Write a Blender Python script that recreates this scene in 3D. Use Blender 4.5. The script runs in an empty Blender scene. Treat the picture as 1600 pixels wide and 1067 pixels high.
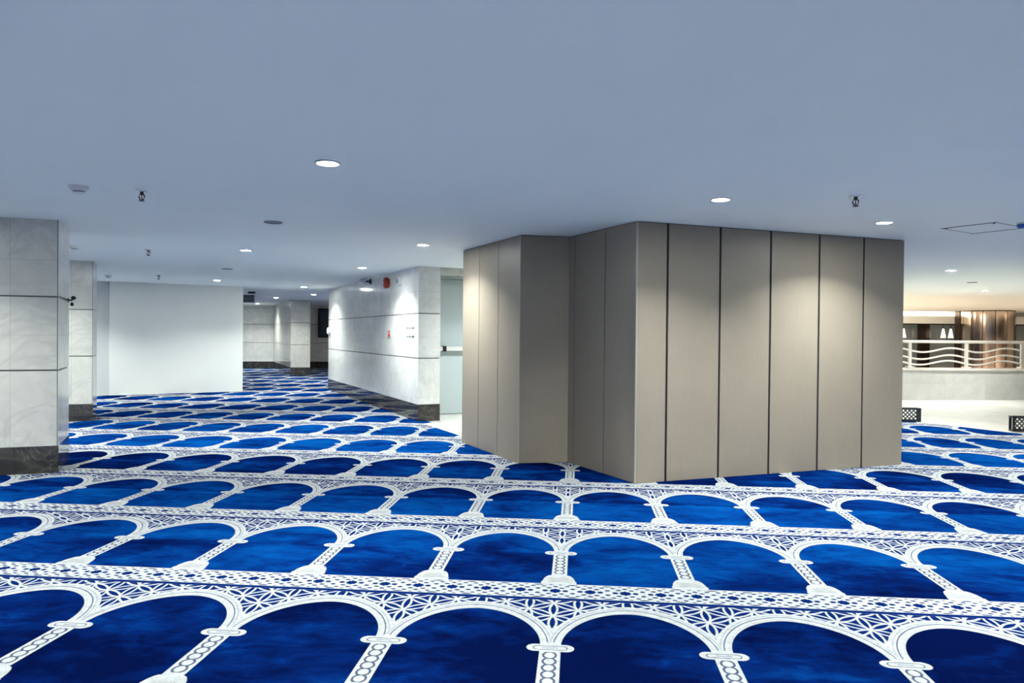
import bpy, bmesh, math, random
from math import sin, cos, pi, radians
from mathutils import Matrix, Vector

random.seed(4)
SC = bpy.context.scene
COL = SC.collection

# ------------------------------------------------------------------ camera
# world: X runs along the carpet rows, Y across them, metres; camera stands at the origin
F_PX, PITCH, ROLL, YAW, EYE = 1122.27, 0.0090, 0.0091, 0.0908, 1.25
cam_data = bpy.data.cameras.new('camera')
cam_data.sensor_width = 36.0
cam_data.lens = F_PX / 1600.0 * 36.0
cam_data.clip_start = 0.05
cam = bpy.data.objects.new('camera', cam_data)
COL.objects.link(cam)
cr, sr, cp, sp = cos(ROLL), sin(ROLL), cos(PITCH), sin(PITCH)
right = Vector((cr, sp * sr, cp * sr))
up = Vector((-sr, sp * cr, cp * cr))
fwd = Vector((0, cp, -sp))
Rz = Matrix.Rotation(YAW, 3, 'Z')
right, up, fwd = Rz @ right, Rz @ up, Rz @ fwd
m3 = Matrix((right, up, -fwd)).transposed()
cam.matrix_world = Matrix.Translation((0, 0, EYE)) @ m3.to_4x4()
SC.camera = cam

# ------------------------------------------------------------------ world, exposure
world = bpy.data.worlds.new('world')
SC.world = world
world.use_nodes = True
world.node_tree.nodes['Background'].inputs[0].default_value = (0.55, 0.62, 0.75, 1)
world.node_tree.nodes['Background'].inputs[1].default_value = 0.05
SC.view_settings.view_transform = 'Standard'
SC.view_settings.look = 'None'
SC.view_settings.gamma = 1.0
SC.view_settings.use_curve_mapping = False
SC.view_settings.exposure = 0.12

LAMP_W = 36.0            # every downlight of the hall
LAMP_COL = (0.93, 1.0, 0.95)
LAMP_SPREAD = radians(128)
WARM = (1.0, 0.78, 0.60)

CEIL = 2.219
E1 = Vector((cos(radians(30)), sin(radians(30)), 0))      # the building's own axes
E2 = Vector((-sin(radians(30)), cos(radians(30)), 0))

# ------------------------------------------------------------------ helpers
class MB:
    """collects shapes and links them as one mesh"""
    def __init__(s):
        s.v, s.f, s.sm = [], [], []

    def add(s, v, f, smooth=False):
        n = len(s.v)
        s.v += [tuple(p) for p in v]
        s.f += [tuple(i + n for i in q) for q in f]
        s.sm += [smooth] * len(f)
        return s

    def box(s, x0, x1, y0, y1, z0, z1):
        v = [(x, y, z) for z in (z0, z1) for y in (y0, y1) for x in (x0, x1)]
        return s.add(v, [(0, 2, 3, 1), (4, 5, 7, 6), (0, 1, 5, 4), (2, 6, 7, 3), (0, 4, 6, 2), (1, 3, 7, 5)])

    def bbox(s, x0, x1, y0, y1, z0, z1, b=0.003):
        """box with chamfered edges"""
        bm = bmesh.new()
        r = bmesh.ops.create_cube(bm, size=1.0)
        for q in r['verts']:
            q.co = Vector((x0 if q.co.x < 0 else x1, y0 if q.co.y < 0 else y1, z0 if q.co.z < 0 else z1))
        bmesh.ops.bevel(bm, geom=list(bm.edges), offset=b, segments=2, affect='EDGES', profile=0.7)
        bm.verts.index_update()
        s.add([q.co.copy() for q in bm.verts], [[q.index for q in f.verts] for f in bm.faces])
        bm.free()
        return s

    def prism(s, poly, z0, z1):
        n = len(poly)
        v = [(p[0], p[1], z0) for p in poly] + [(p[0], p[1], z1) for p in poly]
        f = [tuple(reversed(range(n))), tuple(range(n, 2 * n))]
        f += [(i, (i + 1) % n, n + (i + 1) % n, n + i) for i in range(n)]
        return s.add(v, f)

    def lathe(s, prof, n=24, axis='z', c=(0, 0, 0), caps=True):
        """prof: list of (radius, height)"""
        v, f = [], []
        for r, h in prof:
            for k in range(n):
                a = 2 * pi * k / n
                p = (r * cos(a), r * sin(a), h)
                if axis == 'y':
                    p = (p[0], -p[2], p[1])
                elif axis == 'x':
                    p = (p[2], p[0], p[1])
                v.append((p[0] + c[0], p[1] + c[1], p[2] + c[2]))
        for i in range(len(prof) - 1):
            for k in range(n):
                k2 = (k + 1) % n
                f.append((i * n + k, i * n + k2, (i + 1) * n + k2, (i + 1) * n + k))
        s.add(v, f, True)
        if caps:
            s.add([v[k] for k in range(n)], [tuple(reversed(range(n)))])
            s.add([v[(len(prof) - 1) * n + k] for k in range(n)], [tuple(range(n))])
        return s

    def tube(s, pts, r, n=8):
        pts = [Vector(p) for p in pts]
        v, f = [], []
        for i, p in enumerate(pts):
            t = (pts[min(i + 1, len(pts) - 1)] - pts[max(i - 1, 0)]).normalized()
            a = t.cross(Vector((0, 0, 1)))
            if a.length < 1e-3:
                a = t.cross(Vector((1, 0, 0)))
            a.normalize()
            b = t.cross(a)
            for k in range(n):
                w = 2 * pi * k / n
                v.append(p + (a * cos(w) + b * sin(w)) * r)
        for i in range(len(pts) - 1):
            for k in range(n):
                k2 = (k + 1) % n
                f.append((i * n + k, i * n + k2, (i + 1) * n + k2, (i + 1) * n + k))
        s.add(v, f, True)
        s.add(v[:n], [tuple(reversed(range(n)))])
        s.add(v[-n:], [tuple(range(n))])
        return s

    def build(s, name, mat, parent=None, loc=None, rz=0.0):
        me = bpy.data.meshes.new(name)
        me.from_pydata(s.v, [], s.f)
        bm = bmesh.new()
        bm.from_mesh(me)
        bmesh.ops.recalc_face_normals(bm, faces=bm.faces)
        bm.to_mesh(me)
        bm.free()
        me.polygons.foreach_set('use_smooth', s.sm)
        for m in (mat if isinstance(mat, (list, tuple)) else [mat]):
            me.materials.append(m)
        o = bpy.data.objects.new(name, me)
        COL.objects.link(o)
        if parent:
            o.parent = parent
        if loc is not None:
            o.location = loc
        o.rotation_euler = (0, 0, rz)
        return o


def thing(name, label, cat, loc=(0, 0, 0), rz=0.0, group=None):
    o = bpy.data.objects.new(name, None)
    o.empty_display_size = 0.1
    COL.objects.link(o)
    o.location = loc
    o.rotation_euler = (0, 0, rz)
    return tag(o, label, cat, group)


def tag(o, label, cat, group=None):
    o['label'] = label
    o['category'] = cat
    if group:
        o['group'] = group
    return o


def struct(o):
    o['kind'] = 'structure'
    return o


def copy_tree(o, parent=None):
    c = o.copy()
    COL.objects.link(c)
    if parent:
        c.parent = parent
    for ch in list(o.children):
        copy_tree(ch, c)
    return c


def offset_poly(pts, dd):
    out = []
    n = len(pts)
    for i in range(n):
        p0, p1, p2 = pts[i - 1], pts[i], pts[(i + 1) % n]
        d1, d2 = (p1 - p0).normalized(), (p2 - p1).normalized()
        n1, n2 = Vector((-d1.y, d1.x, 0)), Vector((-d2.y, d2.x, 0))
        b = (n1 + n2) / (1 + n1.dot(n2))
        out.append(p1 + b * dd)
    return out


def ang(d):
    return math.atan2(d[1], d[0])


# ------------------------------------------------------------------ node maths
class G:
    """small expression layer over shader nodes"""
    def __init__(s, mat):
        s.nt = mat.node_tree

    def node(s, t, **kw):
        n = s.nt.nodes.new(t)
        for k, v in kw.items():
            setattr(n, k, v)
        return n

    def put(s, sock, v):
        if isinstance(v, E_):
            s.nt.links.new(v.o, sock)
        elif hasattr(v, 'is_output'):
            s.nt.links.new(v, sock)
        else:
            sock.default_value = v

    def m(s, op, a, b=None, c=None, clamp=False):
        n = s.node('ShaderNodeMath', operation=op)
        n.use_clamp = clamp
        for i, x in enumerate((a, b, c)):
            if x is not None:
                s.put(n.inputs[i], x)
        return E_(s, n.outputs[0])

    def mn(s, *a):
        r = a[0]
        for x in a[1:]:
            r = s.m('MINIMUM', r, x)
        return r

    def mx(s, *a):
        r = a[0]
        for x in a[1:]:
            r = s.m('MAXIMUM', r, x)
        return r

    def below(s, d, t, soft=0.003):
        """1 where d < t, soft edge"""
        k = 1.0 / soft
        return s.m('MULTIPLY_ADD', d, -k, t * k + 0.5, clamp=True)

    def mix(s, f, a, b):
        n = s.node('ShaderNodeMix', data_type='RGBA')
        s.put(n.inputs[0], f)
        s.put(n.inputs[6], a)
        s.put(n.inputs[7], b)
        return n.outputs[2]

    def vec(s, x, y, z=0.0):
        n = s.node('ShaderNodeCombineXYZ')
        for i, q in enumerate((x, y, z)):
            s.put(n.inputs[i], q)
        return n.outputs[0]

    def dist(s, v, p):
        n = s.node('ShaderNodeVectorMath', operation='DISTANCE')
        s.put(n.inputs[0], v)
        n.inputs[1].default_value = p
        return E_(s, n.outputs['Value'])

    def sep(s, v):
        n = s.node('ShaderNodeSeparateXYZ')
        s.put(n.inputs[0], v)
        return [E_(s, q) for q in n.outputs]

    def noise(s, v, scale, detail=3.0, rough=0.55, dist=0.0):
        n = s.node('ShaderNodeTexNoise')
        s.put(n.inputs['Vector'], v)
        n.inputs['Scale'].default_value = scale
        n.inputs['Detail'].default_value = detail
        n.inputs['Roughness'].default_value = rough
        n.inputs['Distortion'].default_value = dist
        return E_(s, n.outputs['Fac'])

    def scalev(s, v, k):
        n = s.node('ShaderNodeVectorMath', operation='MULTIPLY')
        s.put(n.inputs[0], v)
        n.inputs[1].default_value = k
        return n.outputs[0]

    def coord(s, which='Object'):
        return s.node('ShaderNodeTexCoord').outputs[which]

    def uv(s, name):
        return s.node('ShaderNodeUVMap', uv_map=name).outputs[0]

    def ramp(s, f, stops):
        n = s.node('ShaderNodeValToRGB')
        el = n.color_ramp.elements
        while len(el) < len(stops):
            el.new(0.5)
        for e, (p, c) in zip(el, stops):
            e.position = p
            e.color = (*c, 1)
        s.put(n.inputs[0], f)
        return n.outputs[0]


class E_:
    def __init__(s, g, o):
        s.g, s.o = g, o

    def __add__(s, b): return s.g.m('ADD', s, b)
    def __radd__(s, b): return s.g.m('ADD', b, s)
    def __sub__(s, b): return s.g.m('SUBTRACT', s, b)
    def __rsub__(s, b): return s.g.m('SUBTRACT', b, s)
    def __mul__(s, b): return s.g.m('MULTIPLY', s, b)
    def __rmul__(s, b): return s.g.m('MULTIPLY', b, s)
    def __truediv__(s, b): return s.g.m('DIVIDE', s, b)
    def abs(s): return s.g.m('ABSOLUTE', s)
    def pow(s, b): return s.g.m('POWER', s, b)
    def sqrt(s): return s.g.m('SQRT', s)
    def fract(s): return s.g.m('FRACT', s)


def new_mat(name, col=(0.8, 0.8, 0.8), rough=0.5, metal=0.0, spec=0.5, emit=None, estr=0.0):
    m = bpy.data.materials.new(name)
    m.use_nodes = True
    b = m.node_tree.nodes['Principled BSDF']
    b.inputs['Base Color'].default_value = (*col, 1)
    b.inputs['Roughness'].default_value = rough
    b.inputs['Metallic'].default_value = metal
    b.inputs['Specular IOR Level'].default_value = spec
    if emit:
        b.inputs['Emission Color'].default_value = (*emit, 1)
        b.inputs['Emission Strength'].default_value = estr
    return m


def bsdf(m):
    return m.node_tree.nodes['Principled BSDF']


# ------------------------------------------------------------------ materials
def speckled(name, col, rough, amount=0.06, scale=40.0, spec=0.4):
    m = new_mat(name, col, rough, spec=spec)
    g = G(m)
    n = g.noise(g.coord(), scale, 3)
    a = tuple(c * (1 - amount) for c in col)
    b = tuple(min(1, c * (1 + amount)) for c in col)
    g.put(bsdf(m).inputs['Base Color'], g.ramp(n, [(0.3, a), (0.7, b)]))
    return m


def marble_mat(name, base, vein, rough, joint_w=0.66, joint_zs=(), vein_amt=0.5, scale=1.6, off=0.0):
    """veined stone cladding; thin tile joints at local x multiples and given heights"""
    m = new_mat(name, base, rough)
    g = G(m)
    co = g.coord()
    x, y, z = g.sep(co)
    n1 = g.noise(co, scale, 5, 0.6, 0.9)
    n2 = g.noise(co, scale * 4, 5, 0.65, 0.4)
    v = (n1 - 0.5).abs()
    veins = g.below(v, 0.012, 0.05) * (n2 * 1.6 - 0.3)
    veins = g.m('MULTIPLY', veins, vein_amt, clamp=True)
    cl = g.ramp(n2, [(0.25, tuple(c * 0.88 for c in base)), (0.75, tuple(min(1, c * 1.07) for c in base))])
    c = g.mix(veins, cl, (*vein, 1))
    # each slab its own tone
    tx = g.m('FLOOR', (x + off) * (1 / joint_w))
    wn = g.node('ShaderNodeTexWhiteNoise', noise_dimensions='2D')
    tz = g.m('FLOOR', z * 3.06)
    g.put(wn.inputs['Vector'], g.vec(tx, tz))
    tone = E_(g, wn.outputs['Value']) * 0.10 + 0.94
    hs = g.node('ShaderNodeHueSaturation')
    g.put(hs.inputs['Color'], c)
    g.put(hs.inputs['Value'], tone)
    c = hs.outputs[0]
    jx = (((x + off) * (1 / joint_w)).fract() - 0.5).abs()
    j = g.m('MULTIPLY_ADD', jx, 1 / 0.004, -(0.5 - 0.0035 / joint_w) / 0.004, clamp=True)
    for zz in joint_zs:
        j = g.mx(j, g.below((z - zz).abs(), 0.0018, 0.0015))
    c = g.mix(j * 0.45, c, (base[0] * 0.45, base[1] * 0.44, base[2] * 0.4, 1))
    g.put(bsdf(m).inputs['Base Color'], c)
    return m


JZ = (1.212, 1.866)
M_MARBLE = marble_mat('cream_marble', (0.71, 0.685, 0.62), (0.36, 0.345, 0.30), 0.14, 0.62, JZ, 0.55, off=0.13)
M_MARBLE2 = marble_mat('pale_wall_marble', (0.86, 0.85, 0.81), (0.52, 0.51, 0.47), 0.12, 0.62, JZ, 0.5, off=0.13)
M_DARKSTONE = marble_mat('dark_brown_marble', (0.045, 0.042, 0.036), (0.20, 0.185, 0.155), 0.07, 0.26, (), 0.8, 3.2)
M_GROOVE = new_mat('groove_grey', (0.17, 0.165, 0.15), 0.6)  # dark grey of the grooves, joints and hatch gaps
M_WHITE = speckled('white_wall_paint', (0.88, 0.885, 0.83), 0.55, 0.010, 3.0)
M_CEIL = speckled('ceiling_paint', (0.90, 0.955, 0.945), 0.75, 0.01, 2.0, 0.2)
M_FLOOR = marble_mat('pale_floor_marble', (0.75, 0.72, 0.675), (0.55, 0.52, 0.47), 0.16, 0.8, (), 0.35, 1.0)
M_PARAPET = marble_mat('parapet_marble', (0.57, 0.555, 0.53), (0.44, 0.42, 0.39), 0.25, 0.9, (), 0.35, 1.2)
M_DOOR = speckled('pale_blue_door_paint', (0.50, 0.58, 0.60), 0.42, 0.01)
M_FRAME = speckled('door_frame_paint', (0.36, 0.42, 0.42), 0.4, 0.02)
M_STEEL = new_mat('brushed_steel', (0.70, 0.71, 0.72), 0.28, 1.0)
M_CHROME = new_mat('chrome', (0.75, 0.76, 0.78), 0.12, 1.0)
M_BLACK = new_mat('black_plastic', (0.012, 0.012, 0.013), 0.4)
M_DARK = new_mat('dark_gap', (0.006, 0.006, 0.007), 0.8)
M_OFFWHITE = new_mat('white_plastic', (0.72, 0.73, 0.73), 0.35)
M_GREYGRILLE = new_mat('grey_speaker_mesh', (0.20, 0.22, 0.25), 0.6)
M_DARKMETAL = new_mat('dark_sprinkler_metal', (0.05, 0.052, 0.055), 0.35, 0.6)
M_RED = new_mat('red_enamel', (0.36, 0.025, 0.012), 0.3)
M_REDSIGN = new_mat('red_print', (0.62, 0.05, 0.03), 0.5)
M_BLUE = new_mat('blue_plastic', (0.01, 0.10, 0.42), 0.35)
M_LENS = new_mat('lamp_lens', (0.9, 0.9, 0.9), 0.4, emit=(0.94, 1.0, 0.96), estr=300.0)
M_RAIL = new_mat('rail_painted_steel', (0.80, 0.75, 0.70), 0.3, 0.2)
M_BRONZE = new_mat('bronze_cladding', (0.76, 0.61, 0.51), 0.10, 1.0)
M_BRONZEDK = new_mat('dark_bronze', (0.05, 0.035, 0.028), 0.25, 0.6)
M_COVE = new_mat('cove_lamp', (1, 0.9, 0.8), 0.5, emit=(1.0, 0.80, 0.60), estr=3.0)
M_GLOW = new_mat('warm_glow_cone', (1, 0.9, 0.8), 0.5, emit=(1.0, 0.86, 0.68), estr=2.6)
M_NIGHT = new_mat('night_window_glass', (0.27, 0.33, 0.35), 0.04, spec=0.8)
M_NIGHTBLUE = new_mat('blue_night_glass', (0.030, 0.065, 0.105), 0.06, spec=0.6)
M_ACRYL = new_mat('acrylic_plate', (0.80, 0.81, 0.80), 0.08)
bsdf_ = M_ACRYL.node_tree.nodes['Principled BSDF']
bsdf_.inputs['Alpha'].default_value = 0.25
M_EXIT = new_mat('lit_sign_face', (0.9, 0.95, 1.0), 0.4, emit=(0.86, 0.93, 1.0), estr=0.8)
M_SIGNGREY = new_mat('grey_sign_board', (0.10, 0.125, 0.15), 0.35)
M_TRIMMETAL = new_mat('bronze_edge_trim', (0.42, 0.39, 0.34), 0.35, 0.3)
M_GUARD = new_mat('black_guard_plastic', (0.012, 0.015, 0.020), 0.5)


def panel_mat():
    m = new_mat('taupe_woven_panel', (0.30, 0.27, 0.23), 0.42, spec=0.35)
    g = G(m)
    co = g.coord()
    x, y, z = g.sep(co)
    fine = g.noise(g.scalev(co, (1, 1, 0.012)), 260.0, 2, 0.6)
    weave = g.noise(g.scalev(co, (0.15, 0.15, 1)), 160.0, 2, 0.6)
    big = g.noise(co, 3.0, 2)
    t = fine * 0.55 + weave * 0.25 + big * 0.2
    g.put(bsdf(m).inputs['Base Color'], g.ramp(t, [(0.3, (0.278, 0.234, 0.183)), (0.7, (0.338, 0.287, 0.228))]))
    return m


M_PANEL = panel_mat()


def carpet_mat():
    """prayer carpet: one tile is 0.65 m (an arch) by 1.26 m (a row); u counts arches, v is metres in the row"""
    m = new_mat('prayer_carpet_pile', (0.1, 0.1, 0.4), 0.95, spec=0.0)
    g = G(m)
    u, y, _ = g.sep(g.uv('pattern'))
    bias, split, _ = g.sep(g.uv('lay'))
    co = g.coord()
    fu = ((u + 0.5).fract() - 0.5)
    x = fu.abs() * 0.65
    # --- arch
    dx = 0.325 - x
    dy = g.mx(y - 0.026, 0.0)
    P = 1.85
    g1 = (dx * (1 / 0.285)).pow(P) + (dy * (1 / 0.36)).pow(P)
    g2 = (dx * (1 / 0.3436)).pow(P) + (dy * (1 / 0.446)).pow(P)
    field = g.below(g1, 1.0, 0.02)
    t = (g1 - 1.0) / (g.mx(g1 - 1.0, 0.0) + g.mx(1.0 - g2, 0.0) + 1e-4)
    up_ = g.below(y * -1.0, -0.05, 0.01)
    arch_line = g.below((t - 0.56).abs(), 0.045, 0.05) * up_
    arch_grey = g.below((t - 0.78).abs(), 0.05, 0.08) * up_
    # --- capital
    qx = g.mx(x - 0.058, 0.0)
    cap_d = (qx * qx + y * y).sqrt()
    cap = g.below(cap_d, 0.033)
    qx2 = g.mx(x - 0.048, 0.0)
    cap_line = g.below(((qx2 * qx2 + y * y).sqrt() - 0.0165).abs(), 0.0026)
    dash = g.below(y.abs(), 0.003) * g.below(x, 0.03, 0.004) * 0.6
    # --- base of the column
    by = (y + 0.507) * (1 / 0.125)
    hw = g.m('SQRT', g.mx(1.0 - by * by, 0.0)) * 0.044 + 0.040
    base = g.below(x - hw, 0.0, 0.004) * g.below(y, -0.38)
    plate = g.below(x, 0.088, 0.004) * g.below(y, -0.478)
    base = g.mx(base, plate)
    base_line = g.below((y + 0.478).abs(), 0.002) * g.below(x, 0.08) * 0.5
    # --- rings of the column
    ry = (((y + 0.040) * (1 / 0.0535)).fract() - 0.5) * 0.0535
    rx = x * (1 / 0.0235)
    ryy = ry * (1 / 0.0285)
    ring = g.below(((rx * rx + ryy * ryy).sqrt() - 1.0).abs(), 0.19, 0.10)
    ring = ring * g.below((y + 0.2).abs(), 0.162, 0.003)
    # --- spandrel lattice: overlapping circles around a triangular net
    S = 0.152
    X = x * 1.232
    vv = g.vec(X, y)
    stroke = None
    for i in range(-1, 5):
        for k in range(0, 5):
            ny = 0.179 + 0.152 * k - (0.076 if i % 2 else 0.0)
            nx = 0.1316 * i
            if ny > 0.66:
                continue
            d = (g.dist(vv, (nx, ny, 0)) - S).abs()
            stroke = d if stroke is None else g.mn(stroke, d)
    lat = g.below(stroke, 0.0062, 0.004)
    sp_reg = g.below(g2 * -1.0, -1.0, 0.015) * g.below(y, 0.522)
    # --- border of small stars
    bx = (((u * 4.0 + 0.5).fract()) - 0.5).abs() * 0.1625
    byy = (y - 0.648).abs()
    big = g.mn(g.mx(bx, byy * 0.95) - 0.0205, (bx + byy) - 0.031)
    dots = g.below(big, 0.0, 0.003)
    bv = g.vec(bx, byy)
    for cx, cy, rx_, ry_ in ((0.047, 0.004, 0.013, 0.009), (0.030, 0.040, 0.013, 0.008), (0.081, 0.030, 0.012, 0.009),
                             (0.0, 0.060, 0.013, 0.008), (0.056, 0.064, 0.012, 0.007), (0.081, 0.084, 0.024, 0.006),
                             (0.022, 0.084, 0.010, 0.0045)):
        n = g.node('ShaderNodeVectorMath', operation='MULTIPLY')
        g.put(n.inputs[0], bv)
        n.inputs[1].default_value = (1 / rx_, 1 / ry_, 1)
        dots = g.mx(dots, g.below(g.dist(n.outputs[0], (cx / rx_, cy / ry_, 0)), 1.0, 0.3))
    border = g.below(y * -1.0, -0.553)
    bottom = g.below(y, -0.512)
    # --- compose: 1 white, 0 blue
    w = 1.0 - field
    w = g.mx(w, cap, base)
    band = g.below((y - 0.5375).abs(), 0.0155, 0.003)
    w = w * (1.0 - sp_reg * (1.0 - lat))
    w = w * (1.0 - band)
    w = w * (1.0 - border) + border * (1.0 - dots)
    w = g.mx(w, bottom)
    lines = g.mx(arch_line * 0.8, arch_grey * 0.28, cap_line * 0.8, dash)
    not_cap = 1.0 - cap
    lines = g.mx(g.mx(arch_line * 0.8, arch_grey * 0.28) * not_cap, cap_line * 0.8 * cap, dash * cap)
    lines = g.mx(lines, ring * 0.85, base_line * base)
    inner = (1.0 - border) * (1.0 - band)
    lines = lines * inner
    # --- colours
    sc = g.scalev(co, (0.9, 1.9, 1))
    n1 = g.noise(sc, 1.1, 4, 0.62, 0.5)
    n2 = g.noise(g.scalev(co, (2.0, 3.2, 1)), 3.6, 4, 0.65, 0.6)
    n3 = g.noise(co, 260.0, 1)
    comb = g.noise(g.scalev(co, (0.05, 1.0, 1)), 2.2, 1)
    step_ = g.below(y + comb * 0.12, 0.05, 0.03) - 0.5
    lay = (n1 - 0.5) * 2.1 + (n2 - 0.5) * 1.0 + 0.46 + bias + step_ * split + (n3 - 0.5) * 0.22
    blue = g.ramp(lay, [(0.0, (0.0008, 0.0035, 0.032)), (0.33, (0.0010, 0.0105, 0.080)), (0.62, (0.0010, 0.0270, 0.145)), (1.0, (0.0012, 0.052, 0.215))])
    wn = g.noise(co, 130.0, 2, 0.7)
    wm = g.noise(co, 28.0, 3, 0.6)
    white = g.ramp(wn * 0.55 + wm * 0.45, [(0.34, (0.285, 0.29, 0.285)), (0.5, (0.39, 0.40, 0.405)), (0.66, (0.47, 0.485, 0.50))])
    greyed = g.mx(base * g.below((by * 0.125 - 0.055).abs(), 0.03, 0.03) * g.below(x, 0.055, 0.03), g.below(t, 0.30, 0.2) * up_ * (1.0 - field) * 0.5)  # greyer white inside the base and along the arch's inner edge
    white = g.mix(greyed * 0.55 * (1.0 - border), white, (0.26, 0.262, 0.25, 1))
    navy = (0.006, 0.018, 0.065, 1)
    blue2 = g.mix(g.mx(border, sp_reg, band), blue, (0.002, 0.013, 0.085, 1))
    c = g.mix(w, blue2, white)
    c = g.mix(lines, c, navy)
    b = bsdf(m)
    g.put(b.inputs['Base Color'], c)
    return m


M_CARPET = carpet_mat()

# ------------------------------------------------------------------ the room shell
X0, X1, Y0, Y1 = -24.0, 24.0, -7.0, 34.0
struct(MB().box(X0, X1, Y0, Y1, -0.2, 0.0).build('floor', M_FLOOR))
struct(MB().box(X0, X1, Y0, Y1, CEIL, CEIL + 0.2).build('ceiling', M_CEIL))
struct(MB().box(X0, X1, Y0 - 0.2, Y0, 0, CEIL).build('wall_back', M_WHITE))
struct(MB().box(X0, X1, Y1, Y1 + 0.2, 0, CEIL).build('wall_front', M_WHITE))
struct(MB().box(X0 - 0.2, X0, Y0, Y1, 0, CEIL).build('wall_west', M_WHITE))
struct(MB().box(X1, X1 + 0.2, Y0, Y1, 0, CEIL).build('wall_east', M_WHITE))

# carpet -----------------------------------------------------------
ROWY = {0: 2.8535, 1: 4.1032, 2: 5.3557, 3: 6.6365, 4: 7.9015, 5: 9.1256}
ROWX = {0: -0.0958, 1: -0.0815, 2: -0.0610, 3: -0.0543, 4: -0.0207, 5: -0.1750}
ROWS = {0: 0.0426, 1: 0.0013, 2: 0.0026, 3: 0.0068, 4: 0.0037, 5: -0.0629}
LAY = {0: -0.32, 1: 0.10, 2: 0.06, 3: -0.14, 4: 0.26, 5: 0.20, 6: 0.10, 7: 0.02, 8: -0.02}
SPL = {2: 0.34, 1: -0.18, 3: 0.1}
W_TILE = 0.6497


def row_y(r):
    if r in ROWY:
        return ROWY[r]
    return ROWY[0] + 1.2535 * r if r < 0 else ROWY[5] + 1.2535 * (r - 5)


def edge_l1(y):      # carpet cut along the door recess, then under the stone wall
    return -2.229 + (10.0 - y) * 0.6366 if y < 10 else (-2.05 - (y - 10) * 0.575 if y < 15.6 else -3.0)


def edge_l2(y):      # carpet cut beside the balcony floor
    return 5.13 + (11.2 - y) * 0.62


def build_carpet():
    TH = 0.006
    v, f, uvp, uvl = [], [], [], []

    def quad(ya, yb, xa0, xa1, xb0, xb1, r, b0, b1):
        n = len(v)
        pts = [(xa0, ya), (xa1, ya), (xb1, yb), (xb0, yb)]
        w = W_TILE * (1 + ROWS.get(r, 0.0))
        dxr = ROWX.get(r, -0.05 + 0.09 * math.sin(r * 2.3))
        for p in pts:
            v.append((p[0], p[1], TH))
            uvp.append(((p[0] - dxr) / w, -0.517 + 1.26 * (p[1] - b0) / (b1 - b0)))
            uvl.append((LAY.get(r, 0.05), SPL.get(r, 0.0)))
        f.append((n, n + 1, n + 2, n + 3))

    for r in range(-7, 19):
        b0 = row_y(r) - 0.41 * 1.255
        b1 = row_y(r + 1) - 0.41 * 1.255
        cuts = sorted({b0, b1} | {c for c in (7.6, 10.0, 13.0, 15.59, 15.61) if b0 < c < b1})
        for ya, yb in zip(cuts, cuts[1:]):
            if yb <= 7.6001:
                quad(ya, yb, -14, edge_l2(ya), -14, edge_l2(yb), r, b0, b1)
            else:
                quad(ya, yb, -20, edge_l1(ya), -20, edge_l1(yb), r, b0, b1)
                if yb <= 13.0:
                    quad(ya, yb, 0.9, max(0.91, edge_l2(ya)), 0.9, max(0.91, edge_l2(yb)), r, b0, b1)
    # the cut edge of the pile
    for fn, ys in ((edge_l2, (-6, 13.0)), (edge_l1, (7.6, 10.0))):
        n = len(v)
        ya, yb = ys
        for p in ((fn(ya), ya, 0), (fn(yb), yb, 0), (fn(yb), yb, TH), (fn(ya), ya, TH)):
            v.append(p)
            uvp.append((0.0, -0.515))
            uvl.append((0, 0))
        f.append((n, n + 1, n + 2, n + 3))
    me = bpy.data.meshes.new('prayer_carpet')
    me.from_pydata(v, [], f)
    for nm, data in (('pattern', uvp), ('lay', uvl)):
        l = me.uv_layers.new(name=nm)
        for lp in me.loops:
            l.data[lp.index].uv = data[lp.vertex_index]
    me.materials.append(M_CARPET)
    o = bpy.data.objects.new('prayer_carpet', me)
    COL.objects.link(o)
    return tag(o, 'blue wall-to-wall carpet woven with rows of white arches, covering the hall floor', 'carpet')


build_carpet()

# marble clad walls and pillars ------------------------------------
G_LO, G_HI, BASE_H = 0.905, 1.548, 0.243


def clad(w, d, top=CEIL, b0=BASE_H):
    """three courses of cladding with recessed grooves; local x 0..w, y 0..d"""
    m = MB()
    g = 0.007
    m.box(0, w, 0, d, b0, G_LO - g)
    m.box(0, w, 0, d, G_LO + g, G_HI - g)
    m.box(0, w, 0, d, G_HI + g, top)
    return m


def groove_core(w, d):
    return MB().box(0.012, w - 0.012, 0.012, d - 0.012, 0.02, CEIL - 0.02)


def pillar(label, corner, face_ang, side_ang, w, d):
    """corner = right end of the front face; the face runs back from it to the left"""
    a, b = face_ang, side_ang - face_ang
    t = thing('marble_pillar', label, 'pillar', (corner[0] - w * cos(a), corner[1] - w * sin(a), 0), a)
    sx, sy = d * cos(b), d * sin(b)
    out = [Vector(p) for p in ((0, 0, 0), (w, 0, 0), (w + sx, sy, 0), (sx, sy, 0))]
    g = 0.007
    m = MB()
    for z0, z1 in ((BASE_H, G_LO - g), (G_LO + g, G_HI - g), (G_HI + g, CEIL)):
        m.prism(out, z0, z1)
    m.build('stone_shaft', M_MARBLE, t)
    MB().prism(offset_poly(out, 0.012), 0.02, CEIL - 0.02).build('joint_backing', M_GROOVE, t)
    MB().prism(offset_poly(out, -0.004), 0, BASE_H).build('stone_plinth', M_DARKSTONE, t)
    MB().box(w - 0.010, w - 0.004, -0.0012, 0.01, BASE_H, CEIL - 0.002).build('corner_joint', M_GROOVE, t)
    return t


pillar('big cream marble pillar cut by the left edge of the picture, nearest the camera', (-4.535, 5.915), radians(25), radians(120.6), 0.85, 0.72)
pillar('smaller looking cream marble pillar just behind the big near one, before the plain white wall', (-6.685, 9.385), radians(25), radians(121), 0.75, 0.62)
pillar('small distant cream marble pillar at the end of the corridor, left of the blue window', (-7.813, 20.473), radians(14), radians(119.6), 0.553, 4.62)

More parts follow.
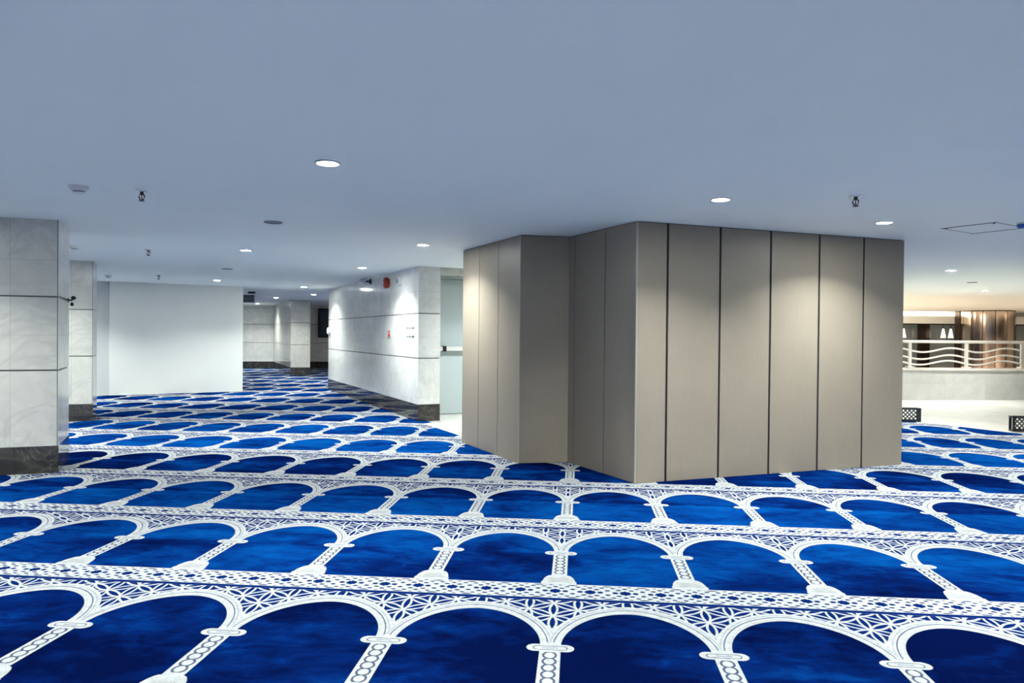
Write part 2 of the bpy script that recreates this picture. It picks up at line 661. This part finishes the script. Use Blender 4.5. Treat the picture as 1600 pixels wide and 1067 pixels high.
# plain white wall on the left, with a narrow, greyer set-back strip at its left end
d = Vector((-7.05 + 9.04, 14.62 - 13.17, 0))
a = ang(d)
struct(MB().box(0, d.length, 0, 0.25, 0, CEIL).build('wall_left', M_WHITE, loc=(-9.04, 13.17, 0), rz=a))
struct(MB().box(-5.0, 0.0, 0.07, 0.3, 0, CEIL).build('trim_1', speckled('grey_white_strip', (0.62, 0.645, 0.63), 0.5, 0.015, 3.0), loc=(-9.04, 13.17, 0), rz=a))

# corridor wall with the alarm, its end face and the door recess
WP = Vector((-2.264, 10.1, 0))
WD = Vector((-5.5 + 2.264, 15.5 - 10.1, 0)).normalized()
WL = 6.295
wa = ang(-WD)                       # local x runs from the far end to the near corner
wl = WP + WD * WL
o = struct(clad(WL, 0.33).build('wall_corridor', M_MARBLE2, loc=wl, rz=wa))
struct(groove_core(WL, 0.33).build('trim_2', M_GROOVE, loc=wl, rz=wa))
struct(MB().box(-0.004, WL + 0.004, -0.004, 0.334, 0, BASE_H).build('baseboard_corridor', M_DARKSTONE, loc=wl, rz=wa))
# door recess behind it: side cheek is the wall's end; door sits 0.95 m back
EW = Vector((cos(radians(29)), sin(radians(29)), 0))
dl = WP + EW * 0.33                 # right edge of the end face
struct(MB().box(0, 1.35, 0, 0.30, 2.125, CEIL).build('wall_above_door', M_MARBLE, loc=dl + Vector((0, 0, 0)), rz=radians(29)))
struct(MB().box(1.35, 5.0, 0, 0.33, 0, CEIL).build('wall_beside_door', M_MARBLE, loc=dl, rz=radians(29)))
back = Vector((-1.97, 11.1, 0)) - EW * 0.75
struct(MB().box(0.06, 0.10, 0.03, 0.2, 0, CEIL).box(1.45, 4.0, 0.03, 0.2, 0, CEIL).box(0.1, 1.45, 0.03, 0.2, 2.165, CEIL)
       .build('wall_recess', M_WHITE, loc=back, rz=radians(29)))
door = struct(MB().bbox(0.17, 1.38, 0.03, 0.075, 0.008, 2.11, 0.003).build('door_1', M_DOOR, loc=back, rz=radians(29)))
MB().box(0.10, 0.17, 0.0, 0.10, 0, 2.165).box(1.38, 1.45, 0.0, 0.10, 0, 2.165).box(0.17, 1.38, 0.0, 0.10, 2.112, 2.165).build('door_frame', M_FRAME, door)
pb = MB().bbox(0.235, 1.26, -0.055, -0.010, 0.995, 1.058, 0.006).build('push_bar', M_OFFWHITE, door)
MB().bbox(0.60, 0.66, -0.063, 0.03, 0.985, 1.07, 0.004).build('latch_case', M_BLACK, pb)
MB().bbox(0.205, 0.245, -0.063, 0.03, 0.985, 1.07, 0.004).build('end_cap', M_BLACK, pb)

# far end of the corridor
fa = radians(16)
struct(clad(16.0, 0.3).build('wall_far', M_MARBLE2, loc=(-10.65 - 8.0 * cos(fa), 24.42 - 8.0 * sin(fa), 0), rz=fa))
struct(groove_core(16.0, 0.3).build('trim_3', M_GROOVE, loc=(-10.65 - 8.0 * cos(fa), 24.42 - 8.0 * sin(fa), 0), rz=fa))
struct(MB().box(-0.0, 16.0, -0.004, 0.304, 0, BASE_H).build('baseboard_far', M_DARKSTONE, loc=(-10.65 - 8.0 * cos(fa), 24.42 - 8.0 * sin(fa), 0), rz=fa))
# window in the far wall
win = struct(MB().box(0, 0.07, -0.05, 0.0, 1.10, 2.13).box(0.93, 1.0, -0.05, 0, 1.10, 2.13).box(0.07, 0.93, -0.05, 0, 1.10, 1.16)
             .box(0.07, 0.93, -0.05, 0, 2.06, 2.13).box(0.07, 0.93, -0.045, 0, 1.62, 1.66)
             .build('window_1', M_BLACK, loc=(-9.19, 24.82, 0), rz=fa))
MB().box(0.07, 0.93, -0.02, -0.005, 1.16, 1.62).box(0.07, 0.93, -0.02, -0.005, 1.66, 2.06).build('window_pane', M_NIGHTBLUE, win)
# pale light cove along the top of the far wall
struct(MB().box(-8.0, 1.6, -0.25, 0.0, 2.16, CEIL).build('trim_4', M_WHITE, loc=(-10.65, 24.36, 0), rz=fa))

# balcony side on the right: parapet, atrium, curtain wall ----------
pa = ang((9.221 - 6.607, 15.762 - 15.257))
PAR = Vector((6.607, 15.257, 0))
struct(MB().box(-4, 14, 0, 0.9, 0, 0.60).build('wall_parapet', M_PARAPET, loc=PAR, rz=pa))
struct(MB().box(-4, 14, -0.02, 0.92, 0.60, 0.625).build('trim_5', M_PARAPET, loc=PAR, rz=pa))
wa2 = YAW
BUL = Vector((11.73, 27.175, 0))
struct(MB().box(-6, 11, 0.0, 0.5, 1.93, CEIL).box(-6, 11, -0.30, 0.0, 1.80, 2.07).build('trim_6', M_CEIL, loc=BUL, rz=wa2))
cw = struct(MB().box(-6, 11, 0.9, 1.0, 0, 0.12).box(-6, 11, 0.9, 1.0, 1.78, 1.92)
            .box(1.05, 1.38, 0.7, 1.02, 0, 1.9).box(-0.35, -0.27, 0.88, 1.02, 0, 1.9).box(2.55, 2.75, 0.8, 1.02, 0, 1.9).box(4.2, 4.35, 0.88, 1.02, 0, 1.9)
            .box(5.2, 5.35, 0.88, 1.02, 0, 1.9).build('window_2', M_BRONZEDK, loc=BUL, rz=wa2))
MB().box(-6, 11, 0.94, 0.96, 0.1, 1.8).build('window_pane', M_NIGHT, cw)
struct(MB().box(-6, 11, 1.3, 1.5, 0, CEIL).build('wall_beyond_glass', M_BRONZEDK, loc=BUL, rz=wa2))


# ------------------------------------------------------------------ panelled column
PTS = [Vector(p) for p in ((-1.317, 8.185, 0), (-0.556, 6.926, 0), (-0.086, 7.062, 0), (0.493, 6.112, 0), (3.200, 7.410, 0))]
col_t = thing('panelled_column', 'large zigzag column clad in tall taupe panels with dark joints, centre of hall', 'column', (1.2, 7.8, 0))
org = Vector((1.2, 7.8, 0))
back_pts = [Vector((2.35, 9.15, 0)), Vector((0.35, 9.20, 0))]


poly = PTS + back_pts
core = offset_poly(poly, 0.007)          # counter-clockwise outline: left normal points inwards
MB().prism([p - org for p in core], 0.0, CEIL - 0.001).build('core', M_DARK, col_t)


def panels(p, q, cuts, gap, skip_ends=(0.0, 0.0)):
    dvec = (q - p)
    L = dvec.length
    a = ang(dvec)
    xs = [0.0] + cuts + [L]
    for i in range(len(xs) - 1):
        xa = xs[i] + (gap / 2 if i else skip_ends[0])
        xb = xs[i + 1] - (gap / 2 if i < len(xs) - 2 else skip_ends[1])
        MB().bbox(xa, xb, 0.0, 0.030, 0.008, CEIL - 0.006, 0.0025).build('panel', M_PANEL, col_t, loc=p - org, rz=a)


L01 = (PTS[1] - PTS[0]).length
panels(PTS[0], PTS[1], [0.47, 0.97], 0.008)
panels(PTS[1], PTS[2], [], 0.008)
L23 = (PTS[3] - PTS[2]).length
panels(PTS[2], PTS[3], [0.105, 0.63], 0.010)
panels(PTS[3], PTS[4], [0.300, 0.838, 1.385, 1.945, 2.488], 0.022)
panels(PTS[4], back_pts[0], [1.0], 0.012)
MB().bbox(-0.007, 0.007, -0.004, 0.012, 0.006, CEIL - 0.004, 0.002).build('corner_trim', M_TRIMMETAL, col_t, loc=PTS[3] - org, rz=ang(PTS[4] - PTS[3]))
MB().bbox(-0.005, 0.005, -0.003, 0.010, 0.006, CEIL - 0.004, 0.002).build('corner_trim', M_TRIMMETAL, col_t, loc=PTS[1] - org, rz=ang(PTS[2] - PTS[1]))


# ------------------------------------------------------------------ ceiling lamps
def make_downlight():
    t = thing('ceiling_downlight', '', 'ceiling light', (0, 0, CEIL))
    MB().lathe([(0.072, 0.0), (0.074, -0.004), (0.070, -0.008), (0.060, -0.009), (0.058, -0.004)], 40, caps=False).build('trim_ring', M_OFFWHITE, t)
    MB().lathe([(0.058, -0.003), (0.057, -0.0065)], 40).build('lens', M_LENS, t)
    ld = bpy.data.lights.new('downlight_beam', 'AREA')
    ld.shape = 'DISK'
    ld.size = 0.11
    ld.energy = LAMP_W
    ld.color = LAMP_COL
    ld.spread = LAMP_SPREAD
    lo = bpy.data.objects.new('downlight_beam', ld)
    COL.objects.link(lo)
    lo.parent = t
    lo.location = (0, 0, -0.012)
    return t


DL = [
    (-1.421, 3.972, 'round lit downlight highest in the picture, alone in the upper middle ceiling'),
    (0.993, 5.169, 'round lit downlight in front of the panelled column, left one of its pair'),
    (2.538, 6.249, 'round lit downlight close to the right end of the panelled column'),
    (-3.882, 8.111, 'round lit downlight over the left hall, above the right end of the plain white wall'),
    (-1.671, 7.648, 'round lit downlight just left of the panelled column top, above the door recess'),
    (-3.151, 10.294, 'round lit downlight beside the corridor wall, near the grey camera and red alarm'),
    (-6.661, 12.765, 'round lit downlight just in front of the plain white wall'),
    (-5.700, 14.561, 'round lit downlight at the far end of the stone corridor wall'),
    (-6.576, 17.433, 'tiny lit downlight deep in the corridor, in front of the blue night window'),
    (-8.270, 19.091, 'tiny lit downlight deep in the corridor, in front of the distant marble pillar'),
    (-10.55, 22.9, 'tiny lit downlight farthest away, under the grey hanging sign'),
    (5.224, 10.629, 'round lit downlight over the balcony side, nearer of the two right of the panelled column'),
    (8.010, 14.990, 'round lit downlight over the balcony side, farther one above the railing'),
]
proto = make_downlight()
for i, (x, y, lab) in enumerate(DL):
    o = proto if i == 0 else copy_tree(proto)
    o.location = (x, y, CEIL)
    tag(o, lab, 'ceiling light', 'round recessed ceiling downlights')
# the same rows carried on behind the viewpoint, plus unseen lamps added to brighten surfaces
for p in [(-1.8, 1.65), (0.7, 1.65), (3.4, 1.65), (6.0, 1.65), (-1.8, 4.15), (-1.8, -0.9), (0.7, -0.9), (3.4, -0.9), (6.0, -0.9), (0.7, -3.4), (3.4, -3.4),
          (-1.8, 8.96), (-4.3, 4.15), (-4.3, 8.0), (-4.3, 1.65), (8.0, 4.15), (8.0, 1.65), (7.6, 6.6),
          (-1.95, 6.25), (-1.8, 10.4), (-2.0, 14.3), (-2.6, 15.1), (7.5, 9.0), (12.0, 9.2),
          (4.32, 9.28), (-0.7, 21.8), (-0.5, 25.1), (5.6, 18.7), (6.3, 22.9)]:
    q = E1 * p[0] + E2 * p[1]
    o = copy_tree(proto)
    o.location = (q.x, q.y, CEIL)
    tag(o, 'unseen round recessed downlight, from the carried-on ceiling rows and the added fill lamps', 'ceiling light', 'downlights outside the picture')

# ------------------------------------------------------------------ sprinklers, detectors, speakers
def make_sprinkler():
    t = thing('fire_sprinkler', '', 'sprinkler', (0, 0, CEIL))
    MB().lathe([(0.036, 0.0), (0.034, -0.006), (0.016, -0.010)], 24).build('escutcheon', M_CHROME, t)
    m = MB().lathe([(0.010, -0.008), (0.010, -0.024)], 12)
    for s in (-1, 1):
        m.tube([(0.010 * s, 0, -0.020), (0.017 * s, 0, -0.032), (0.010 * s, 0, -0.048), (0, 0, -0.054)], 0.0035, 6)
    m.build('yoke', M_DARKMETAL, t)
    MB().lathe([(0.0025, -0.024), (0.0035, -0.038), (0.0025, -0.052)], 8).build('glass_bulb', M_RED, t)
    MB().lathe([(0.005, -0.053), (0.017, -0.056), (0.017, -0.058)], 16).build('deflector', M_DARKMETAL, t)
    return t


sp0 = make_sprinkler()
for i, (x, y, lab) in enumerate([
        (-2.993, 4.696, 'pendent fire sprinkler nearest the camera on the left, right of the white smoke detector'),
        (-5.053, 8.063, 'pendent fire sprinkler over the left hall, middle one of the left line'),
        (-7.152, 11.711, 'farthest small fire sprinkler of the left line, close to the plain white wall'),
        (1.878, 5.092, 'pendent fire sprinkler on the ceiling above the panelled column, right side')]):
    o = sp0 if i == 0 else copy_tree(sp0)
    o.location = (x, y, CEIL)
    o.scale = (1.25, 1.25, 1.25)
    tag(o, lab, 'sprinkler', 'pendent fire sprinklers')


def make_detector():
    t = thing('smoke_detector', '', 'smoke detector', (0, 0, CEIL))
    MB().lathe([(0.062, 0.0), (0.062, -0.008), (0.056, -0.012)], 28).build('mounting_base', M_OFFWHITE, t)
    MB().lathe([(0.053, -0.011), (0.046, -0.030), (0.036, -0.034)], 28).build('housing', M_OFFWHITE, t)
    MB().lathe([(0.034, -0.034), (0.034, -0.040)], 24).build('sensing_slot', M_BLACK, t)
    MB().lathe([(0.036, -0.040), (0.032, -0.046), (0.02, -0.048)], 24).build('cap', M_OFFWHITE, t)
    return t


sd0 = make_detector()
for i, (x, y, lab) in enumerate([
        (-3.333, 4.531, 'white round smoke detector nearest the camera, upper left ceiling'),
        (-5.698, 7.687, 'white smoke detector beside the top of the big left pillar'),
        (-8.068, 11.727, 'farthest small smoke detector, above the left end of the plain white wall')]):
    o = sd0 if i == 0 else copy_tree(sd0)
    o.location = (x, y, CEIL)
    tag(o, lab, 'smoke detector', 'ceiling smoke detectors')


def make_speaker():
    t = thing('ceiling_speaker', '', 'speaker', (0, 0, CEIL))
    MB().lathe([(0.080, 0.0), (0.080, -0.005), (0.074, -0.007), (0.072, -0.004)], 36, caps=False).build('rim', M_GREYGRILLE, t)
    MB().lathe([(0.072, -0.002), (0.060, -0.0045), (0.0, -0.006)], 36, caps=False).build('mesh_grille', M_GREYGRILLE, t)
    return t


sk0 = make_speaker()
for i, (x, y, lab) in enumerate([
        (-2.660, 6.077, 'round grey unlit ceiling speaker nearest the camera, between two lit downlights'),
        (-5.324, 10.513, 'round grey unlit ceiling speaker farther back, before the plain white wall'),
        (6.682, 12.895, 'round grey ceiling speaker between the two downlights over the balcony side')]):
    o = sk0 if i == 0 else copy_tree(sk0)
    o.location = (x, y, CEIL)
    tag(o, lab, 'speaker', 'flush ceiling speakers')

# access hatch
ha = ang((3.432 - 3.166, 6.279 - 6.627))
t = thing('access_hatch', 'flush square access panel with thin dark gaps in the ceiling, right edge of picture', 'hatch', (3.51, 6.61, CEIL), ha)
MB().bbox(-0.205, 0.205, -0.255, 0.255, -0.0022, 0.0, 0.0008).build('panel', M_CEIL, t)
fr = MB()
for s in (-1, 1):
    fr.box(-0.22, 0.22, s * 0.262 - 0.005, s * 0.262 + 0.005, -0.005, 0)
    fr.box(s * 0.213 - 0.002, s * 0.213 + 0.002, -0.262, 0.262, -0.003, 0)
fr.build('gap_frame', M_GROOVE, t)
for s in (-1, 1):
    MB().lathe([(0.009, 0.0), (0.009, -0.009)], 12, c=(s * 0.19, -0.235, 0)).build('latch', M_GREYGRILLE, t)

# blue dome at the right picture edge
t = thing('blue_ceiling_device', 'small blue capped device on the ceiling at the right picture edge', 'device', (3.67, 6.33, CEIL))
MB().lathe([(0.045, 0), (0.045, -0.012)], 24).build('mounting_plate', M_OFFWHITE, t)
MB().lathe([(0.040, -0.012), (0.040, -0.032), (0.030, -0.044), (0.0, -0.048)], 24, caps=False).build('cap', M_BLUE, t)

# ------------------------------------------------------------------ things on the corridor wall
# local frame: x along the wall to the near corner, -y out of the wall
def on_wall(s, z):
    p = WP + WD * s
    return (p.x, p.y, z)


t = thing('security_camera', 'grey cylindrical security camera high on the corridor wall, left of the red alarm', 'camera', on_wall(2.72, 2.165), wa)
MB().lathe([(0.045, 0.0), (0.045, 0.02), (0.02, 0.03)], 20, axis='y', c=(0.06, 0, 0.0)).build('wall_bracket', M_BLACK, t)
MB().tube([(0.06, -0.02, 0.0), (0.06, -0.09, 0.0), (0.02, -0.11, 0.0)], 0.014, 8).build('arm', M_BLACK, t)
MB().lathe([(0.036, -0.15), (0.042, -0.13), (0.042, 0.10), (0.036, 0.12)], 20, axis='x', c=(-0.05, -0.12, -0.005)).build('body', M_STEEL, t)
MB().lathe([(0.032, -0.165), (0.034, -0.15)], 20, axis='x', c=(-0.05, -0.12, -0.005)).build('camera_lens', M_BLACK, t)

t = thing('fire_alarm_sounder', 'red round fire alarm sounder high on the corridor wall', 'alarm', on_wall(1.545, 2.075), wa)
MB().lathe([(0.080, 0.0), (0.080, 0.025)], 28, axis='y').build('back_plate', M_RED, t)
MB().lathe([(0.088, 0.025), (0.092, 0.05), (0.080, 0.075), (0.045, 0.085), (0.0, 0.088)], 28, axis='y', caps=False).build('gong', M_RED, t)
MB().lathe([(0.018, 0.086), (0.014, 0.094)], 16, axis='y').build('centre_cap', M_STEEL, t)

t = thing('motion_sensor', 'small white round sensor with grey eye on the corridor wall, right of the red alarm', 'sensor', on_wall(0.905, 2.062), wa)
MB().lathe([(0.075, 0.0), (0.075, 0.018), (0.062, 0.035), (0.04, 0.042)], 28, axis='y').build('housing', M_OFFWHITE, t)
MB().lathe([(0.034, 0.042), (0.030, 0.056), (0.0, 0.064)], 20, axis='y', caps=False).build('eye', M_GREYGRILLE, t)

t = thing('fire_notice', 'small red and white notice fixed to the corridor wall at chest height', 'sign', on_wall(1.455, 1.257), wa)
MB().bbox(-0.085, 0.085, -0.010, 0.0, -0.062, 0.062, 0.002).build('plate', M_OFFWHITE, t)
MB().box(-0.060, 0.018, -0.0125, -0.010, -0.055, -0.005).box(-0.060, -0.020, -0.0125, -0.010, 0.0, 0.052).box(-0.005, 0.030, -0.0125, -0.010, 0.008, 0.052).box(0.025, 0.06, -0.0125, -0.010, -0.055, 0.0).build('red_marking', M_REDSIGN, t)

t = thing('acrylic_sign_holder', 'clear sign holder on dark stand-off pins, on the corridor wall near its corner', 'sign holder', on_wall(0.335, 1.275), wa)
MB().bbox(-0.155, 0.155, -0.022, -0.016, -0.075, 0.085, 0.002).build('clear_plate', M_ACRYL, t)
for x in (-0.13, 0.0, 0.13):
    for z in (-0.06, 0.065):
        MB().lathe([(0.011, 0.0), (0.011, 0.026), (0.006, 0.028)], 12, axis='y', c=(x, 0, z)).build('standoff_pin', M_BLACK, t)
for x in (-0.068, 0.068):
    MB().box(x - 0.004, x + 0.004, -0.0235, -0.022, -0.07, 0.08).build('divider_line', M_GREYGRILLE, t)

t = thing('round_wall_sign', 'small glowing white round sign at the far end of the corridor wall', 'sign', on_wall(6.12, 1.305), wa)
MB().lathe([(0.075, 0.0), (0.075, 0.05), (0.068, 0.055)], 28, axis='y').build('housing', M_OFFWHITE, t)
MB().lathe([(0.064, 0.055), (0.062, 0.060)], 28, axis='y').build('lit_face', M_EXIT, t)

# hanging sign in the corridor
t = thing('hanging_sign', 'dark grey sign board hanging from the corridor ceiling beside the plain white wall', 'sign', (-7.86, 16.36, CEIL), YAW)
MB().bbox(-0.36, 0.235, -0.02, 0.02, -0.255, -0.075, 0.004).build('sign_board', M_SIGNGREY, t)
MB().box(-0.36, 0.235, -0.022, -0.02, -0.17, -0.155).build('stripe', M_GREYGRILLE, t)
for x in (-0.27, 0.18):
    MB().tube([(x, 0, 0), (x, 0, -0.08)], 0.006).build('hanger_rod', M_STEEL, t)
MB().bbox(0.10, 0.26, -0.045, 0.045, -0.045, 0.0, 0.004).build('ceiling_bracket', M_BLACK, t)
MB().tube([(0.262, 0, 0), (0.262, 0, -0.30)], 0.007).build('drop_rod', M_OFFWHITE, t)

# small black fitting on the side of the near pillar
sd = Vector((-4.9 + 4.53, 6.53 - 5.915, 0)).normalized()
p = Vector((-4.535, 5.915, 0)) + sd * 0.64
t = thing('black_wall_fitting', 'small black fitting on the side of the big left pillar, at groove height', 'fitting', (p.x, p.y, 1.545), ang(sd))
MB().lathe([(0.022, 0.0), (0.022, 0.012)], 16, axis='y').build('mounting_disc', M_BLACK, t)
MB().tube([(0, 0, 0.0), (0, -0.035, 0.0), (0, -0.05, 0.012)], 0.008).build('stem', M_BLACK, t)
MB().lathe([(0.012, 0.0), (0.022, 0.012), (0.020, 0.028), (0.008, 0.036)], 14, c=(0, -0.05, 0.005)).build('head', M_BLACK, t)
MB().lathe([(0.014, -0.05), (0.016, -0.03), (0.008, -0.015)], 14, c=(0.0, -0.038, -0.005)).build('lower_knob', M_BLACK, t)

# ------------------------------------------------------------------ railing on the parapet
t = thing('railing', 'pale steel railing with wavy bars standing on the marble parapet', 'railing', (PAR.x, PAR.y, 0.625), pa)
RY = 0.62


def rail_x(px):
    return px


for k in range(-1, 9):
    x = 0.56 + 1.29 * k
    po = MB().bbox(x - 0.032, x + 0.032, RY - 0.02, RY + 0.02, 0.0, 0.56, 0.004)
    po = po.build('post', M_RAIL, t)
    MB().bbox(x - 0.07, x + 0.07, RY - 0.06, RY + 0.06, 0, 0.035, 0.006).build('foot_plate', M_RAIL, po)
MB().lathe([(0.032, -2.5), (0.032, 12.5)], 14, axis='x', c=(0, RY, 0.565)).build('top_rail', M_RAIL, t)
for zz, ph in ((0.385, 0.0), (0.235, 0.35), (0.115, 0.7)):
    pts = [(x * 0.08 - 2.5, RY, zz + 0.045 * sin(2 * pi * (x * 0.08 - 2.5 - 0.56 - 0.62) / 1.29 + ph * 0.5)) for x in range(0, 185)]
    MB().tube(pts, 0.019, 8).build('wavy_bar', M_RAIL, t)

# black lattice guards at the carpet edge
def make_guard():
    t = thing('lattice_guard', '', 'guard')
    W, D, H_ = 0.60, 0.10, 0.205
    fr = MB()
    for z0, z1 in ((0.0, 0.025), (H_ - 0.022, H_)):
        fr.bbox(0, W, 0, 0.018, z0, z1, 0.002).bbox(0, W, D - 0.018, D, z0, z1, 0.002)
        fr.bbox(0, 0.018, 0, D, z0, z1, 0.002).bbox(W - 0.018, W, 0, D, z0, z1, 0.002)
    for x in (0, W - 0.03):
        for y in (0, D - 0.018):
            fr.bbox(x, x + 0.03, y, y + 0.018, 0, H_, 0.002)
    fr.build('frame', M_GUARD, t)
    MB().box(0.01, W - 0.01, 0.01, D - 0.01, 0.0, 0.008).build('base_plate', M_GUARD, t)
    for y in (0.004,):
        la = MB()
        for s in (-1, 1):
            k = -3
            while k < 13:
                x0 = 0.058 * k
                xa, za, xb, zb = x0, 0.02, x0 + s * 0.165, 0.185
                # clip to the opening
                ts = [0.0, 1.0]
                for lim in (0.025, W - 0.025):
                    if abs(xb - xa) > 1e-6:
                        q = (lim - xa) / (xb - xa)
                        if 0 < q < 1:
                            ts.append(q)
                ts.sort()
                for ta, tb in zip(ts, ts[1:]):
                    xm = xa + (xb - xa) * (ta + tb) / 2
                    if 0.025 <= xm <= W - 0.025:
                        p0 = (xa + (xb - xa) * ta, y + 0.004, za + (zb - za) * ta)
                        p1 = (xa + (xb - xa) * tb, y + 0.004, za + (zb - za) * tb)
                        la.tube([p0, p1], 0.0080, 6)
                k += 1
        la.build('lattice_side', M_GUARD, t)
    return t


c0 = make_guard()
ca = radians(0)
c0.location = (5.13 - 0.60 * cos(ca), 11.24, 0.006)
c0.rotation_euler.z = ca
tag(c0, 'low black lattice guard standing on the carpet edge, half hidden behind the panelled column', 'guard', 'black lattice guards')
c1 = copy_tree(c0)
c1.location = (5.89, 10.30, 0.006)
tag(c1, 'low black lattice guard at the right picture edge, standing on the carpet edge', 'guard', 'black lattice guards')

# polished bronze column beyond the railing
cx, cy = 13.95, 25.9
t = thing('bronze_column', 'thick polished bronze column behind the railing at the right picture edge', 'column', (cx, cy, 0))
m = MB()
n = 14
for k in range(n):
    a0, a1 = 2 * pi * k / n + 0.012, 2 * pi * (k + 1) / n - 0.012
    arc = [(0.80 * cos(a0 + (a1 - a0) * j / 5), 0.80 * sin(a0 + (a1 - a0) * j / 5)) for j in range(6)]
    arc += [(0.77 * cos(a1), 0.77 * sin(a1)), (0.77 * cos(a0), 0.77 * sin(a0))]
    m.prism(arc, 0.02, CEIL - 0.03)
m.build('cladding', M_BRONZE, t)
MB().lathe([(0.785, 0.0), (0.785, CEIL)], 40).build('inner_shaft', M_BRONZEDK, t)
t = thing('dark_column', 'slim dark brown column left of the bronze column, against the night glass', 'column', (13.28, 26.35, 0), YAW)
MB().bbox(-0.11, 0.11, -0.14, 0.14, 0, CEIL, 0.01).build('shaft', M_BRONZEDK, t)
MB().bbox(-0.15, 0.15, -0.18, 0.18, 0, 0.15, 0.01).build('plinth', M_BRONZEDK, t)

# cove light along the atrium bulkhead
co_ = MB().box(-6.0, 1.95, -0.26, -0.02, 2.075, 2.10).build('cove_lamp_strip', M_COVE, loc=BUL, rz=wa2)
tag(co_, 'long warm glowing cove light strip above the night windows beyond the railing', 'cove light')
ld = bpy.data.lights.new('cove_glow', 'AREA')
ld.shape = 'RECTANGLE'
ld.size, ld.size_y = 7.5, 0.25
ld.energy = 60
ld.color = WARM
lo = bpy.data.objects.new('cove_glow', ld)
COL.objects.link(lo)
lo.parent = co_
lo.matrix_parent_inverse = Matrix.Identity(4)
lo.location = (-2.0, -0.20, 2.12)
lo.rotation_euler = (radians(120), 0, 0)
# tapered glowing shapes, added for the bright spots on the night glass
def make_glow_shape():
    t = thing('glow_shape', '', 'glow', (0, 0, CEIL))
    MB().tube([(0, 0, 0), (0, 0, -0.62)], 0.008).build('cord', M_BRONZEDK, t)
    MB().lathe([(0.03, -0.60), (0.035, -0.62), (0.095, -0.93), (0.09, -0.93), (0.03, -0.63)], 4, caps=False).build('glow_cone', M_GLOW, t)
    return t


pl0 = make_glow_shape()
for i, (x, y, lab) in enumerate([(13.30, 27.55, 'bright tapered glowing shape before the night glass, left one of the pair'),
                                 (13.585, 27.60, 'bright tapered glowing shape before the night glass, right one of the pair'),
                                 (11.90, 27.52, 'bright tapered glowing shape before the night glass, beside the panelled column')]):
    o = pl0 if i == 0 else copy_tree(pl0)
    o.location = (x, y, CEIL + (0.0 if i != 1 else 0.0))
    tag(o, lab, 'glow', 'glowing shapes beyond the railing')
for p in ((7.3, 18.6), (8.2, 22.0), (15.2, 19.0), (17.5, 22.5), (4.5, 20.5), (9.6, 25.0)):  # unseen warm lights added to brighten the atrium ceiling
    ld = bpy.data.lights.new('atrium_fill', 'AREA')
    ld.shape = 'DISK'
    ld.size = 0.3
    ld.energy = 95
    ld.color = WARM
    lo = bpy.data.objects.new('atrium_fill', ld)
    COL.objects.link(lo)
    lo.location = (p[0], p[1], CEIL - 0.03)
